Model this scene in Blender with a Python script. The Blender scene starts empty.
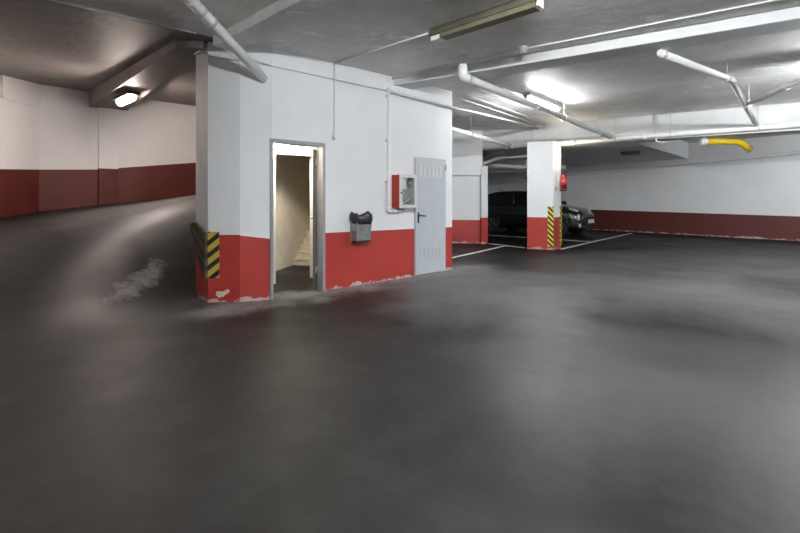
import bpy, math, random
from mathutils import Vector, Matrix
random.seed(7)
PI = math.pi
SC = bpy.context.scene
COL = SC.collection

# ------------------------------------------------------------------ camera
cam_d = bpy.data.cameras.new('camera')
cam_d.sensor_width = 36.0
cam_d.lens = 19.35
cam_d.shift_y = -0.0856
cam_d.clip_end = 200
cam = bpy.data.objects.new('camera', cam_d)
cam.location = (0, 0, 1.4)
cam.rotation_euler = (PI/2, 0, 0)
COL.objects.link(cam)
SC.camera = cam

# ------------------------------------------------------------------ world, exposure, lamps' light
w = bpy.data.worlds.new('world')
SC.world = w
w.use_nodes = True
w.node_tree.nodes['Background'].inputs[0].default_value = (0.02, 0.02, 0.022, 1)
w.node_tree.nodes['Background'].inputs[1].default_value = 0.3
SC.view_settings.view_transform = 'Standard'
SC.view_settings.look = 'None'
SC.view_settings.gamma = 1
SC.view_settings.use_curve_mapping = False
SC.view_settings.exposure = 1.45

COOL = (0.93, 0.97, 1.0)
WARM = (1.0, 0.86, 0.70)
PINK = (1.0, 0.84, 0.76)
# x, y, z, angle of the tube about z (deg), length, watts, colour   -- the lit tubes of the garage, plus two added unseen fill lamps
LAMPS = dict(
    hall_near   = (0.9, 1.3, 3.26, -32, 1.45, 300, COOL),
    hall_right  = (6.9, 5.6, 3.05, -32, 1.45, 180, COOL),
    hall_mid    = (2.97, 8.95, 3.34, 48, 1.55, 75, COOL),
    far_fill    = (12.2, 8.2, 3.00, -32, 1.45, 170, COOL),  # unseen lamp, added to brighten the far wall
    rear_fill = (6.0, -1.0, 2.85, -32, 1.45, 130, COOL),  # unseen lamp, added as fill from the rear
    ramp_tube   = (-5.32, 8.36, 3.31, -41, 0.80, 52, PINK),
    ramp_foot   = (-7.5, 6.3, 3.2, 85, 1.0, 15, PINK),
)

# ------------------------------------------------------------------ material helpers
def new_mat(name):
    m = bpy.data.materials.new(name)
    m.use_nodes = True
    nt = m.node_tree
    return m, nt, nt.nodes['Principled BSDF']

def N(nt, typ, **kw):
    n = nt.nodes.new(typ)
    for k, v in kw.items():
        setattr(n, k, v)
    return n

def noise(nt, scale, detail=4, rough=0.55, vec=None):
    n = N(nt, 'ShaderNodeTexNoise')
    n.inputs['Scale'].default_value = scale
    n.inputs['Detail'].default_value = detail
    n.inputs['Roughness'].default_value = rough
    if vec is not None:
        nt.links.new(vec, n.inputs['Vector'])
    return n.outputs['Fac']

def ramp(nt, fac, stops):
    r = N(nt, 'ShaderNodeValToRGB')
    e = r.color_ramp.elements
    while len(e) < len(stops):
        e.new(0.5)
    for i, (p, c) in enumerate(stops):
        e[i].position = p
        e[i].color = (c[0], c[1], c[2], 1) if not isinstance(c, (int, float)) else (c, c, c, 1)
    nt.links.new(fac, r.inputs['Fac'])
    return r.outputs['Color']

def mixc(nt, fac, a, b):
    m = N(nt, 'ShaderNodeMix', data_type='RGBA')
    if isinstance(fac, (int, float)): m.inputs[0].default_value = fac
    else: nt.links.new(fac, m.inputs[0])
    for s, v in ((6, a), (7, b)):
        if isinstance(v, tuple): m.inputs[s].default_value = (v[0], v[1], v[2], 1)
        else: nt.links.new(v, m.inputs[s])
    return m.outputs[2]

def mth(nt, op, a, b=None, c=None):
    m = N(nt, 'ShaderNodeMath', operation=op)
    for i, v in enumerate((a, b, c)):
        if v is None: continue
        if isinstance(v, (int, float)): m.inputs[i].default_value = v
        else: nt.links.new(v, m.inputs[i])
    return m.outputs[0]

def bump(nt, bsdf, h, strength=0.2, dist=0.02):
    b = N(nt, 'ShaderNodeBump')
    b.inputs['Strength'].default_value = strength
    b.inputs['Distance'].default_value = dist
    nt.links.new(h, b.inputs['Height'])
    nt.links.new(b.outputs['Normal'], bsdf.inputs['Normal'])

def coords(nt):
    return N(nt, 'ShaderNodeTexCoord').outputs['Object']

def simple(name, col, rough=0.5, metal=0.0, var=0.12, scale=6.0, coat=0.0, spec=0.5):
    m, nt, b = new_mat(name)
    v = coords(nt)
    f = noise(nt, scale, 5, 0.6, v)
    lo = tuple(c*(1-var) for c in col); hi = tuple(min(1, c*(1+var)) for c in col)
    nt.links.new(ramp(nt, f, [(0.3, lo), (0.7, hi)]), b.inputs['Base Color'])
    b.inputs['Roughness'].default_value = rough
    b.inputs['Metallic'].default_value = metal
    b.inputs['Coat Weight'].default_value = coat
    b.inputs['Specular IOR Level'].default_value = spec
    return m

def emitter(name, col, strength):
    m, nt, b = new_mat(name)
    b.inputs['Base Color'].default_value = (0.9, 0.9, 0.9, 1)
    b.inputs['Emission Color'].default_value = (*col, 1)
    b.inputs['Emission Strength'].default_value = strength
    return m

def wall_white():
    m, nt, b = new_mat('white_wall_paint')
    v = coords(nt)
    f = noise(nt, 0.9, 6, 0.6, v)
    c = ramp(nt, f, [(0.3, (0.76, 0.765, 0.77)), (0.7, (0.83, 0.835, 0.84))])
    f2 = noise(nt, 7.0, 6, 0.7, v)
    g = ramp(nt, f2, [(0.64, 0.0), (0.80, 0.12)])
    c = mixc(nt, g, c, (0.62, 0.60, 0.57))
    nt.links.new(c, b.inputs['Base Color'])
    b.inputs['Roughness'].default_value = 0.65
    bump(nt, b, noise(nt, 45, 4, 0.6, v), 0.15, 0.01)
    return m

def wall_red(name, lo, hi):
    m, nt, b = new_mat(name)
    v = coords(nt)
    f = noise(nt, 1.6, 6, 0.6, v)
    c = ramp(nt, f, [(0.3, lo), (0.7, hi)])
    sep = N(nt, 'ShaderNodeSeparateXYZ'); nt.links.new(v, sep.inputs[0])
    low = N(nt, 'ShaderNodeMapRange')
    nt.links.new(sep.outputs['Z'], low.inputs[0])
    low.inputs[1].default_value = 0.015; low.inputs[2].default_value = 0.16
    low.inputs[3].default_value = 0.16; low.inputs[4].default_value = -0.25
    fw = mth(nt, 'ADD', noise(nt, 5.0, 8, 0.7, v), low.outputs[0])
    worn = ramp(nt, fw, [(0.60, 0.0), (0.66, 0.8)])
    c = mixc(nt, worn, c, (0.55, 0.48, 0.45))
    nt.links.new(c, b.inputs['Base Color'])
    b.inputs['Roughness'].default_value = 0.5
    bump(nt, b, noise(nt, 40, 4, 0.6, v), 0.15, 0.01)
    return m

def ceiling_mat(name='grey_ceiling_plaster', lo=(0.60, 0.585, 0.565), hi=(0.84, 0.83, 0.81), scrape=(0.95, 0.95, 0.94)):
    m, nt, b = new_mat(name)
    v = coords(nt)
    f = noise(nt, 1.3, 8, 0.68, v)
    c = ramp(nt, f, [(0.32, lo), (0.68, hi)])
    # scraped white streaks
    mp = N(nt, 'ShaderNodeMapping'); nt.links.new(v, mp.inputs[0])
    mp.inputs['Rotation'].default_value = (0, 0, 0.5); mp.inputs['Scale'].default_value = (2.2, 5.0, 1)
    f2 = noise(nt, 1.3, 9, 0.72, mp.outputs[0])
    zone = noise(nt, 0.55, 2, 0.5, v)
    s = mth(nt, 'MULTIPLY', ramp(nt, f2, [(0.57, 0.0), (0.61, 1.0)]), ramp(nt, zone, [(0.44, 0.0), (0.54, 0.95)]))
    c = mixc(nt, s, c, scrape)
    nt.links.new(c, b.inputs['Base Color'])
    b.inputs['Roughness'].default_value = 0.55
    bump(nt, b, noise(nt, 5, 9, 0.7, v), 0.45, 0.04)
    return m

def floor_mat():
    m, nt, b = new_mat('dark_garage_floor')
    v = coords(nt)
    f = noise(nt, 0.45, 6, 0.6, v)
    c = ramp(nt, f, [(0.30, (0.004, 0.0038, 0.0034)), (0.70, (0.011, 0.0106, 0.0097))])
    f2 = noise(nt, 3.0, 8, 0.7, v)
    c = mixc(nt, ramp(nt, f2, [(0.45, 0.0), (0.75, 0.35)]), c, (0.040, 0.039, 0.037))
    sep = N(nt, 'ShaderNodeSeparateXYZ'); nt.links.new(v, sep.inputs[0])
    X, Y = sep.outputs['X'], sep.outputs['Y']
    # worn pale apron along the foot of the stair wall (distance to the wall line)
    d = mth(nt, 'ADD', mth(nt, 'MULTIPLY', mth(nt, 'ADD', X, 1.765), 0.664), mth(nt, 'MULTIPLY', mth(nt, 'SUBTRACT', Y, 5.93), -0.748))
    s = mth(nt, 'ADD', mth(nt, 'MULTIPLY', mth(nt, 'ADD', X, 1.765), 0.748), mth(nt, 'MULTIPLY', mth(nt, 'SUBTRACT', Y, 5.93), 0.664))
    n3 = noise(nt, 1.4, 7, 0.68, v)
    k = mth(nt, 'SUBTRACT', mth(nt, 'ADD', n3, 0.22), mth(nt, 'MULTIPLY', mth(nt, 'ABSOLUTE', mth(nt, 'SUBTRACT', d, 0.05)), 0.55))
    mr = N(nt, 'ShaderNodeMapRange', interpolation_type='SMOOTHSTEP'); nt.links.new(s, mr.inputs[0])
    mr.inputs[1].default_value = -1.5; mr.inputs[2].default_value = -0.5
    mr2 = N(nt, 'ShaderNodeMapRange', interpolation_type='SMOOTHSTEP'); nt.links.new(s, mr2.inputs[0])
    mr2.inputs[1].default_value = 5.2; mr2.inputs[2].default_value = 3.8
    along = mth(nt, 'MULTIPLY', mr.outputs[0], mr2.outputs[0])
    k = mth(nt, 'MULTIPLY', ramp(nt, k, [(0.44, 0.0), (0.72, 0.75)]), along)
    c = mixc(nt, k, c, (0.30, 0.29, 0.275))
    # lighter patches of the driving lane: lamp reflections painted into the floor colour
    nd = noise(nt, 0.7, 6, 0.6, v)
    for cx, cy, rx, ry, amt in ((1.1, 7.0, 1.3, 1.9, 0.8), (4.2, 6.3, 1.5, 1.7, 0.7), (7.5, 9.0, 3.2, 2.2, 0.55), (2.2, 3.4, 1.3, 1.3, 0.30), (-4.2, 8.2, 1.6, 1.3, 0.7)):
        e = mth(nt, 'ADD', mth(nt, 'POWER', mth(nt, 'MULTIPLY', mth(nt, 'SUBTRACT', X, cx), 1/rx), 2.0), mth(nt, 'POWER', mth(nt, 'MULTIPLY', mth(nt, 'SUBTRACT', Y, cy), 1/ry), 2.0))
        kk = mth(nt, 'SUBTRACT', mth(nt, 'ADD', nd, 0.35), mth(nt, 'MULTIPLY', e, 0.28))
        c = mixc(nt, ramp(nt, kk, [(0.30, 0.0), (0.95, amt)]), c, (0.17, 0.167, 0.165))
    # scuffed patch on the ramp
    r2 = mth(nt, 'ADD', mth(nt, 'POWER', mth(nt, 'MULTIPLY', mth(nt, 'SUBTRACT', Y, 5.92), 1.0), 2.0), mth(nt, 'POWER', mth(nt, 'MULTIPLY', mth(nt, 'ADD', X, 3.60), 3.2), 2.0))
    n4 = noise(nt, 5.0, 9, 0.72, v)
    pk = mth(nt, 'SUBTRACT', mth(nt, 'ADD', n4, 0.12), mth(nt, 'MULTIPLY', r2, 0.5))
    c = mixc(nt, ramp(nt, pk, [(0.42, 0.0), (0.66, 0.7)]), c, (0.27, 0.255, 0.25))
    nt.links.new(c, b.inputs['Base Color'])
    nt.links.new(ramp(nt, noise(nt, 0.9, 5, 0.6, v), [(0.3, 0.42), (0.7, 0.56)]), b.inputs['Roughness'])
    b.inputs['Specular IOR Level'].default_value = 0.25
    bump(nt, b, noise(nt, 30, 5, 0.6, v), 0.10, 0.01)
    return m

def stripe_mat(name, period=0.115, ca=(0.72, 0.56, 0.03), cb=(0.012, 0.012, 0.012), slope=1.0, dirt=0.35, light=0.5):
    m, nt, b = new_mat(name)
    v = coords(nt)
    sep = N(nt, 'ShaderNodeSeparateXYZ'); nt.links.new(v, sep.inputs[0])
    u = mth(nt, 'ADD', sep.outputs['Z'], mth(nt, 'MULTIPLY', sep.outputs['X'], -slope))
    fr = mth(nt, 'FRACT', mth(nt, 'MULTIPLY', u, 1/period))
    k = mth(nt, 'GREATER_THAN', fr, light)
    c = mixc(nt, k, ca, cb)
    d = ramp(nt, noise(nt, 18, 6, 0.7, v), [(0.5, 0.0), (0.75, dirt)])
    c = mixc(nt, d, c, (0.05, 0.045, 0.035))
    nt.links.new(c, b.inputs['Base Color'])
    b.inputs['Roughness'].default_value = 0.55
    return m

M = dict(
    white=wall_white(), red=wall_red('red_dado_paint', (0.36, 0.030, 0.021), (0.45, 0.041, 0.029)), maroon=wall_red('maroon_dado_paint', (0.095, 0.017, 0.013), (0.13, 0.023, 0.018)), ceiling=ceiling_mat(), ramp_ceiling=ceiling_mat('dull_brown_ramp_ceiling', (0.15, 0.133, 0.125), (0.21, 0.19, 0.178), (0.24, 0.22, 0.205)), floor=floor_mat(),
    beam=simple('pale_grey_beam_paint', (0.66, 0.66, 0.655), 0.6, 0, 0.06, 3),
    cream=simple('cream_stairwell_plaster', (0.74, 0.68, 0.58), 0.7, 0, 0.10, 3),
    vestibule=simple('white_vestibule_paint', (0.66, 0.64, 0.60), 0.6, 0, 0.04, 3),
    step=simple('pale_stone_step', (0.62, 0.56, 0.46), 0.5, 0, 0.12, 9),
    pipe=simple('white_plastic_pipe', (0.84, 0.84, 0.83), 0.35, 0, 0.05, 8),
    cable=simple('white_painted_conduit', (0.70, 0.70, 0.69), 0.45, 0, 0.08, 10),
    greymetal=simple('grey_door_paint', (0.50, 0.535, 0.56), 0.45, 0, 0.05, 4),
    darkdoor=simple('dark_grey_door_paint', (0.10, 0.105, 0.11), 0.5, 0.1, 0.1, 8),
    steel=simple('galvanised_steel', (0.55, 0.57, 0.56), 0.38, 0.85, 0.15, 14),
    frame=simple('grey_steel_frame', (0.36, 0.37, 0.38), 0.4, 0.4, 0.1, 10),
    binmetal=simple('brushed_bin_steel', (0.33, 0.35, 0.33), 0.42, 0.7, 0.22, 9),
    bag=simple('black_plastic_bag', (0.03, 0.03, 0.032), 0.28, 0, 0.3, 12),
    black=simple('black_plastic', (0.015, 0.015, 0.016), 0.4, 0, 0.2, 12),
    rod=simple('hanger_rod_metal', (0.6, 0.6, 0.59), 0.4, 0.5, 0.1, 12),
    firered=simple('red_enamel', (0.47, 0.045, 0.03), 0.35, 0, 0.08, 8),
    extred=simple('extinguisher_red_enamel', (0.32, 0.012, 0.012), 0.3, 0, 0.05, 8, coat=0.3),
    cabwhite=simple('off_white_enamel', (0.66, 0.655, 0.63), 0.4, 0, 0.06, 10),
    paper=simple('white_paper', (0.8, 0.8, 0.78), 0.8, 0, 0.03, 10),
    hose=simple('pale_grey_hose', (0.42, 0.43, 0.42), 0.6, 0, 0.2, 22),
    olive=simple('dusty_olive_housing', (0.075, 0.072, 0.048), 0.6, 0, 0.25, 6),
    oliveunder=simple('dusty_brown_diffuser', (0.13, 0.115, 0.075), 0.5, 0, 0.2, 7),
    milky=simple('milky_plastic', (0.74, 0.73, 0.69), 0.35, 0, 0.05, 8),
    yellow=simple('yellow_pipe_paint', (0.75, 0.50, 0.015), 0.4, 0, 0.1, 8),
    amber=simple('brown_yellow_fitting', (0.42, 0.25, 0.06), 0.5, 0, 0.15, 8),
    line=simple('white_road_paint', (0.62, 0.62, 0.60), 0.6, 0, 0.22, 5),
    carpaint=simple('black_green_car_paint', (0.008, 0.013, 0.012), 0.22, 0.2, 0.2, 3, coat=0.8),
    carglass=simple('tinted_car_glass', (0.006, 0.008, 0.008), 0.08, 0, 0.1, 3),
    tyre=simple('tyre_rubber', (0.012, 0.012, 0.012), 0.8, 0, 0.2, 15),
    alloy=simple('dull_alloy', (0.22, 0.22, 0.23), 0.35, 0.8, 0.1, 8),
    lens=simple('clear_headlamp_lens', (0.78, 0.80, 0.80), 0.12, 0.3, 0.06, 8),
    chrome=simple('chrome', (0.6, 0.6, 0.6), 0.15, 1.0, 0.05, 8),
    plate=simple('pale_number_plate', (0.70, 0.68, 0.72), 0.45, 0, 0.04, 8),
    plaster=simple('bare_chipped_plaster', (0.66, 0.58, 0.50), 0.9, 0, 0.25, 30),
    tape=stripe_mat('yellow_black_tape', 0.138, dirt=0.15, slope=-1.0),
    guard=stripe_mat('dirty_yellow_black_foam', 0.165, ca=(0.50, 0.37, 0.05), slope=0.8, dirt=0.6, light=0.55),
    guardshade=stripe_mat('shaded_grimy_foam', 0.165, ca=(0.075, 0.055, 0.018), cb=(0.018, 0.016, 0.014), slope=0.8, dirt=0.8),  # darkened guard stripes: the shaded side is put into the colours
    tube=emitter('lit_fluorescent_tube', (0.95, 0.98, 1.0), 9.0),
    tubewarm=emitter('lit_emergency_diffuser', (1.0, 0.97, 0.92), 12.0),
    bulb=emitter('lit_bulkhead_glass', (1.0, 0.93, 0.78), 9.0),
)
def glass_mat():
    m, nt, b = new_mat('clear_cabinet_glass')
    nt.nodes.remove(b)
    out = nt.nodes['Material Output']
    tr = N(nt, 'ShaderNodeBsdfTransparent'); tr.inputs[0].default_value = (0.93, 0.96, 0.95, 1)
    gl = N(nt, 'ShaderNodeBsdfGlossy'); gl.inputs['Roughness'].default_value = 0.06
    mx = N(nt, 'ShaderNodeMixShader')
    nt.links.new(ramp(nt, noise(nt, 8, 3, 0.5, coords(nt)), [(0.3, 0.05), (0.7, 0.12)]), mx.inputs[0])
    nt.links.new(tr.outputs[0], mx.inputs[1]); nt.links.new(gl.outputs[0], mx.inputs[2])
    nt.links.new(mx.outputs[0], out.inputs['Surface'])
    return m
M['glass'] = glass_mat()

# ------------------------------------------------------------------ mesh helpers
class MB:
    def __init__(self):
        self.v = []; self.f = []; self.mi = []; self.sm = []
    def add(self, vs, fs, mi=0, smooth=False):
        o = len(self.v)
        self.v += [tuple(p) for p in vs]
        for f in fs:
            self.f.append(tuple(i+o for i in f)); self.mi.append(mi); self.sm.append(smooth)
        return self
    def hexa(self, b, t, mi=0):                       # four bottom, four top corners, counter-clockwise from above
        return self.add(list(b)+list(t), [(3,2,1,0),(4,5,6,7),(0,1,5,4),(1,2,6,5),(2,3,7,6),(3,0,4,7)], mi)
    def box(self, x0, x1, y0, y1, z0, z1, mi=0):
        return self.hexa([(x0,y0,z0),(x1,y0,z0),(x1,y1,z0),(x0,y1,z0)], [(x0,y0,z1),(x1,y0,z1),(x1,y1,z1),(x0,y1,z1)], mi)
    def prism(self, poly, z0, z1, mi=0):              # plan polygon, counter-clockwise
        n = len(poly)
        vs = [(x,y,z0) for x,y in poly]+[(x,y,z1) for x,y in poly]
        fs = [tuple(reversed(range(n))), tuple(range(n,2*n))]+[(i,(i+1)%n,n+(i+1)%n,n+i) for i in range(n)]
        return self.add(vs, fs, mi)
    def tube(self, pts, r, n=12, mi=0, caps=True):    # sweep a circle along points
        P = [Vector(p) for p in pts]
        rs = r if isinstance(r, (list, tuple)) else [r]*len(P)
        T = []
        for i in range(len(P)):
            a = P[max(i-1,0)]; b = P[min(i+1,len(P)-1)]
            T.append((b-a).normalized())
        up = Vector((0,0,1)) if abs(T[0].z) < 0.9 else Vector((1,0,0))
        x = T[0].cross(up).normalized()
        vs = []; fs = []
        for i, p in enumerate(P):
            x = (x - T[i]*x.dot(T[i])).normalized()
            y = T[i].cross(x)
            for k in range(n):
                a = 2*PI*k/n
                vs.append(p + (x*math.cos(a)+y*math.sin(a))*rs[i])
        for i in range(len(P)-1):
            for k in range(n):
                fs.append((i*n+k, i*n+(k+1)%n, (i+1)*n+(k+1)%n, (i+1)*n+k))
        self.add(vs, fs, mi, True)
        if caps:
            m = len(P)-1
            self.add([vs[k] for k in range(n)], [tuple(range(n))], mi)
            self.add([vs[m*n+k] for k in range(n)], [tuple(reversed(range(n)))], mi)
        return self
    def lathe(self, prof, c=(0,0,0), axis='z', n=20, mi=0):   # prof: (radius, height)
        vs = []; fs = []
        for r, h in prof:
            for k in range(n):
                a = 2*PI*k/n; u, v_ = r*math.cos(a), r*math.sin(a)
                q = {'z': (u,v_,h), 'y': (u,h,v_), 'x': (h,u,v_)}[axis]
                vs.append((q[0]+c[0], q[1]+c[1], q[2]+c[2]))
        for i in range(len(prof)-1):
            for k in range(n):
                fs.append((i*n+k, i*n+(k+1)%n, (i+1)*n+(k+1)%n, (i+1)*n+k))
        self.add(vs, fs, mi, True)
        self.add([vs[k] for k in range(n)], [tuple(reversed(range(n)))], mi)
        m = len(prof)-1
        self.add([vs[m*n+k] for k in range(n)], [tuple(range(n))], mi)
        return self
    def build(self, name, mats, parent=None, loc=(0,0,0), rz=0.0, bevel=0.0, subsurf=0):
        me = bpy.data.meshes.new(name)
        me.from_pydata(self.v, [], self.f)
        for m in (mats if isinstance(mats, (list, tuple)) else [mats]):
            me.materials.append(m)
        for p, mi, s in zip(me.polygons, self.mi, self.sm):
            p.material_index = mi; p.use_smooth = s
        me.validate(); me.update()
        import bmesh
        bm = bmesh.new(); bm.from_mesh(me)
        bmesh.ops.remove_doubles(bm, verts=bm.verts, dist=1e-5)
        bmesh.ops.recalc_face_normals(bm, faces=bm.faces)
        bm.to_mesh(me); bm.free()
        o = bpy.data.objects.new(name, me)
        COL.objects.link(o)
        o.location = loc; o.rotation_euler = (0, 0, rz)
        if parent is not None: o.parent = parent
        if bevel:
            b = o.modifiers.new('bevel', 'BEVEL'); b.width = bevel; b.segments = 2; b.limit_method = 'ANGLE'
        if subsurf:
            s = o.modifiers.new('subsurf', 'SUBSURF'); s.levels = subsurf; s.render_levels = subsurf
        return o

def tag(o, label=None, cat=None, group=None, kind=None):
    if label: o['label'] = label
    if cat: o['category'] = cat
    if group: o['group'] = group
    if kind: o['kind'] = kind
    return o

def thing(name, label, cat, loc=(0,0,0), rz=0.0, group=None):
    o = bpy.data.objects.new(name, None); COL.objects.link(o)
    o.empty_display_size = 0.2
    o.location = loc; o.rotation_euler = (0,0,rz)
    return tag(o, label, cat, group)

def struct(o, label, cat):
    return tag(o, label, cat, kind='structure')

def fillet(pts, r, n=6):                              # round the corners of a path
    P = [Vector(p) for p in pts]; out = [P[0]]
    for i in range(1, len(P)-1):
        a = (P[i-1]-P[i]); b = (P[i+1]-P[i])
        d = min(r, a.length*0.45, b.length*0.45)
        p0 = P[i]+a.normalized()*d; p1 = P[i]+b.normalized()*d
        for k in range(n+1):
            t = k/n
            out.append(p0*(1-t)**2 + P[i]*2*t*(1-t) + p1*t*t)
    out.append(P[-1])
    return out

# ------------------------------------------------------------------ plan of the place
H_CEIL = 3.48
TX, TY = 0.748, 0.664                                  # along the stair wall
NX, NY = -0.664, 0.748                                 # into the stair wall
PHI = math.atan2(TY, TX)
K2 = (-1.765, 5.93)
def WP(s, d): return (K2[0]+TX*s+NX*d, K2[1]+TY*s+NY*d)
def W3(s, d, z): x, y = WP(s, d); return (x, y, z)
EX, EY = 0.848, -0.530                                 # along the cross beams
PIV = (-2.80, 6.22)                                    # the ramp winds round this point
def ramp_z(x, y):
    a = math.degrees(math.atan2(y-PIV[1], x-PIV[0])) % 360
    if a < 100 or a > 262: return 0.0
    z = 1.01 + (156.6-a)*0.0118
    if a > 222:                                        # eased foot of the ramp
        t = (262-a)/40.0
        z = 0.238*t*t
    t = min(1.0, (math.hypot(x-PIV[0], y-PIV[1])+0.2)/2.2)   # the inner edge is flattened out
    return max(0.0, z*t*t*(3-2*t))

# floor: one polar mesh round the ramp's pivot, so the ramp and the flat run into each other
def build_floor():
    rs = [0.02, 0.1, 0.25, 0.45, 0.7, 1, 1.4, 1.8, 2.3, 2.8, 3.4, 4, 4.6, 5.2, 5.8, 6.4, 7.2, 8.2, 10, 12, 15, 18, 22, 26]
    m = MB(); n = 180
    vs = []
    fs = []
    for k in range(n+1):
        a = 100.001 + 360.0*k/n
        if k == n: a = 459.99
        for r in rs:
            x = PIV[0]+r*math.cos(math.radians(a)); y = PIV[1]+r*math.sin(math.radians(a))
            vs.append((x, y, ramp_z(x, y)))
    R = len(rs)
    for k in range(n):
        for i in range(R-1):
            fs.append((k*R+i, k*R+i+1, (k+1)*R+i+1, (k+1)*R+i))
    m.add(vs, fs, 0, True)
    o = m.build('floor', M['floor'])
    return struct(o, 'dark worn garage floor winding up into a ramp', 'floor')
build_floor()

# walls: prisms split into a red dado and a white upper part
def wall_piece(m, p, q, zb, zd, zt, th, back=1):
    """p,q plan points; zb/zd/zt (at p, at q): bottom, dado top, wall top; thickness away from the room"""
    dx, dy = q[0]-p[0], q[1]-p[1]; L = math.hypot(dx, dy)
    nx, ny = -dy/L*th*back, dx/L*th*back
    pb, qb = (p[0]+nx, p[1]+ny), (q[0]+nx, q[1]+ny)
    def ring(z): return [(p[0],p[1],z[0]), (q[0],q[1],z[1]), (qb[0],qb[1],z[1]), (pb[0],pb[1],z[0])]
    if zd is None:
        m.hexa(ring(zb), ring(zt), 0)
    else:
        if zd[0] > zb[0]: m.hexa(ring(zb), ring(zd), 1)
        m.hexa(ring(zd), ring(zt), 0)

WT = H_CEIL+0.06
m = MB()
K0, K1 = (-2.572, 5.761), (-2.154, 5.788)
KB = (-2.93, 6.17)
# column at the left end of the stair wall
col_poly = [K0, K1, (-2.20, 6.15), KB]
for z0, z1, mi in ((0, 0.905, 1), (0.905, WT, 0)):
    m.prism(col_poly, z0, z1, mi)
# wall left of the doorway, over it, between the doors, to the right end
wall_piece(m, K1, WP(-0.0, 0), (0,0), (0.895,0.835), (WT,WT), 0.16)
wall_piece(m, WP(0, 0), WP(0.811, 0), (2.19,2.195), (2.19,2.195), (WT,WT), 0.16)
wall_piece(m, WP(0.811, 0), WP(3.72, 0), (0,0), (0.873,0.833), (WT,WT), 0.16)
wall_piece(m, WP(3.72, 0.16), WP(3.72, 4.3), (0,0), (0.833,0.833), (WT,WT), 0.16)
o = m.build('wall_front', [M['white'], M['red']])
struct(o, 'white stair wall with a red dado, doorway and grey door', 'wall')
# chipped patch of bare plaster low on the red column
m = MB()
pts = [(-0.07,0.0),(-0.02,-0.045),(0.0,-0.02),(0.03,-0.03),(0.05,0.0),(0.09,0.02),(0.115,0.05),(0.09,0.075),(0.05,0.06),(0.03,0.045),(-0.02,0.05),(-0.06,0.045)]
m.add([(x,0,z) for x,z in pts]+[(x,-0.004,z) for x,z in pts], [tuple(range(12)), tuple(reversed(range(12,24)))]+[(i,(i+1)%12,12+(i+1)%12,12+i) for i in range(12)])
chip = m.build('chipped_plaster', M['plaster'], parent=o, loc=(-2.40, 5.773, 0.10), rz=0.065)

# vestibule behind the doorway and the stairwell
m = MB()
def P(s, d): return WP(s, d)
# inner partition with its own narrower opening
D_ = 1.0
wall_piece(m, WP(-0.3,D_), WP(0.53,D_), (0,0), None, (2.75,2.75), 0.14)
wall_piece(m, WP(1.24,D_), WP(1.8,D_), (0,0), None, (2.75,2.75), 0.14)
wall_piece(m, WP(0.53,D_), WP(1.24,D_), (2.13,2.13), None, (2.75,2.75), 0.14)
wall_piece(m, WP(-0.16,0.16), WP(-0.16,D_), (0,0), None, (2.75,2.75), 0.1, back=1)
wall_piece(m, WP(1.7,0.16), WP(1.7,D_), (0,0), None, (2.75,2.75), 0.1, back=-1)
m.hexa([W3(-0.3,0.16,2.75), W3(1.85,0.16,2.75), W3(1.85,D_+.14,2.75), W3(-0.3,D_+.14,2.75)], [W3(-0.3,0.16,2.82), W3(1.85,0.16,2.82), W3(1.85,D_+.14,2.82), W3(-0.3,D_+.14,2.82)])
struct(m.build('wall_vestibule', M['vestibule']), 'white inner wall behind the open doorway', 'wall')
m = MB()
SA, SB = (-2.66, 6.9), (-2.03, 9.95)
wall_piece(m, (-2.70, 6.7), (-1.83, 10.9), (0,0), None, (3.2,3.2), 0.14, back=1)
wall_piece(m, (-1.83, 10.9), (-0.2, 10.9), (0,0), None, (3.2,3.2), 0.14, back=1)
wall_piece(m, (-0.2, 10.9), WP(1.82,1.07), (0,0), None, (3.2,3.2), 0.14, back=1)
m.prism([(-2.9,6.6),(-0.9,7.2),(0.1,11.1),(-2.1,11.1)], 3.2, 3.3)
struct(m.build('wall_stairwell', M['cream']), 'cream plastered wall of the stairwell seen through the doorway', 'wall')
# steps
st = thing('staircase', 'pale stone steps climbing away behind the open doorway', 'stairs', (-2.23, 8.98, 0), math.atan2(0.73, 0.15)-PI/2)
for k in range(7):
    s = MB().box(0.0, 1.15, k*0.17, 1.5, k*0.13, (k+1)*0.13).box(-0.005, 1.155, k*0.17-0.02, k*0.17+0.05, (k+1)*0.13-0.025, (k+1)*0.13+0.004)
    s.build('step', M['step'], st)

# far wall at the right, wall behind the parking bay, ramp walls, and the walls out of frame that close the garage
m = MB()
FW = [(4.2, 23.8), (8.70, 18.8), (13.0, 14.0), (17.5, 9.0)]
for i in range(3):
    zs = [(0.90,0.885),(0.885,0.80),(0.80,0.78)][i]
    wall_piece(m, FW[i], FW[i+1], (0,0), zs, (WT,WT), 0.2)
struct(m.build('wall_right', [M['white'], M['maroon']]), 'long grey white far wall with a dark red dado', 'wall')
m = MB()
wall_piece(m, (1.0,13.42), (2.52,13.24), (0,0), (0.72,0.72), (2.10,2.10), 0.3)           # recessed lower wall
wall_piece(m, (0.9,13.30), (2.52,13.12), (2.10,2.10), (2.10,2.10), (WT,WT), 0.42)
m.prism([(2.47,13.08),(2.70,13.22),(2.80,13.75),(2.50,13.75)], 0, 0.80, 1)
m.prism([(2.47,13.08),(2.70,13.22),(2.80,13.75),(2.50,13.75)], 0.80, 2.38, 0)
wall_piece(m, (2.52,13.3), (3.2,24.0), (0,0), (0.8,0.8), (WT,WT), 0.2)
wall_piece(m, (3.2,24.0), (4.3,23.7), (0,0), (0.8,0.8), (WT,WT), 0.2)
struct(m.build('wall_back', [M['white'], M['red']]), 'white back wall with a shallow recess and red foot beside the parked car', 'wall')
m = MB()
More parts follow.
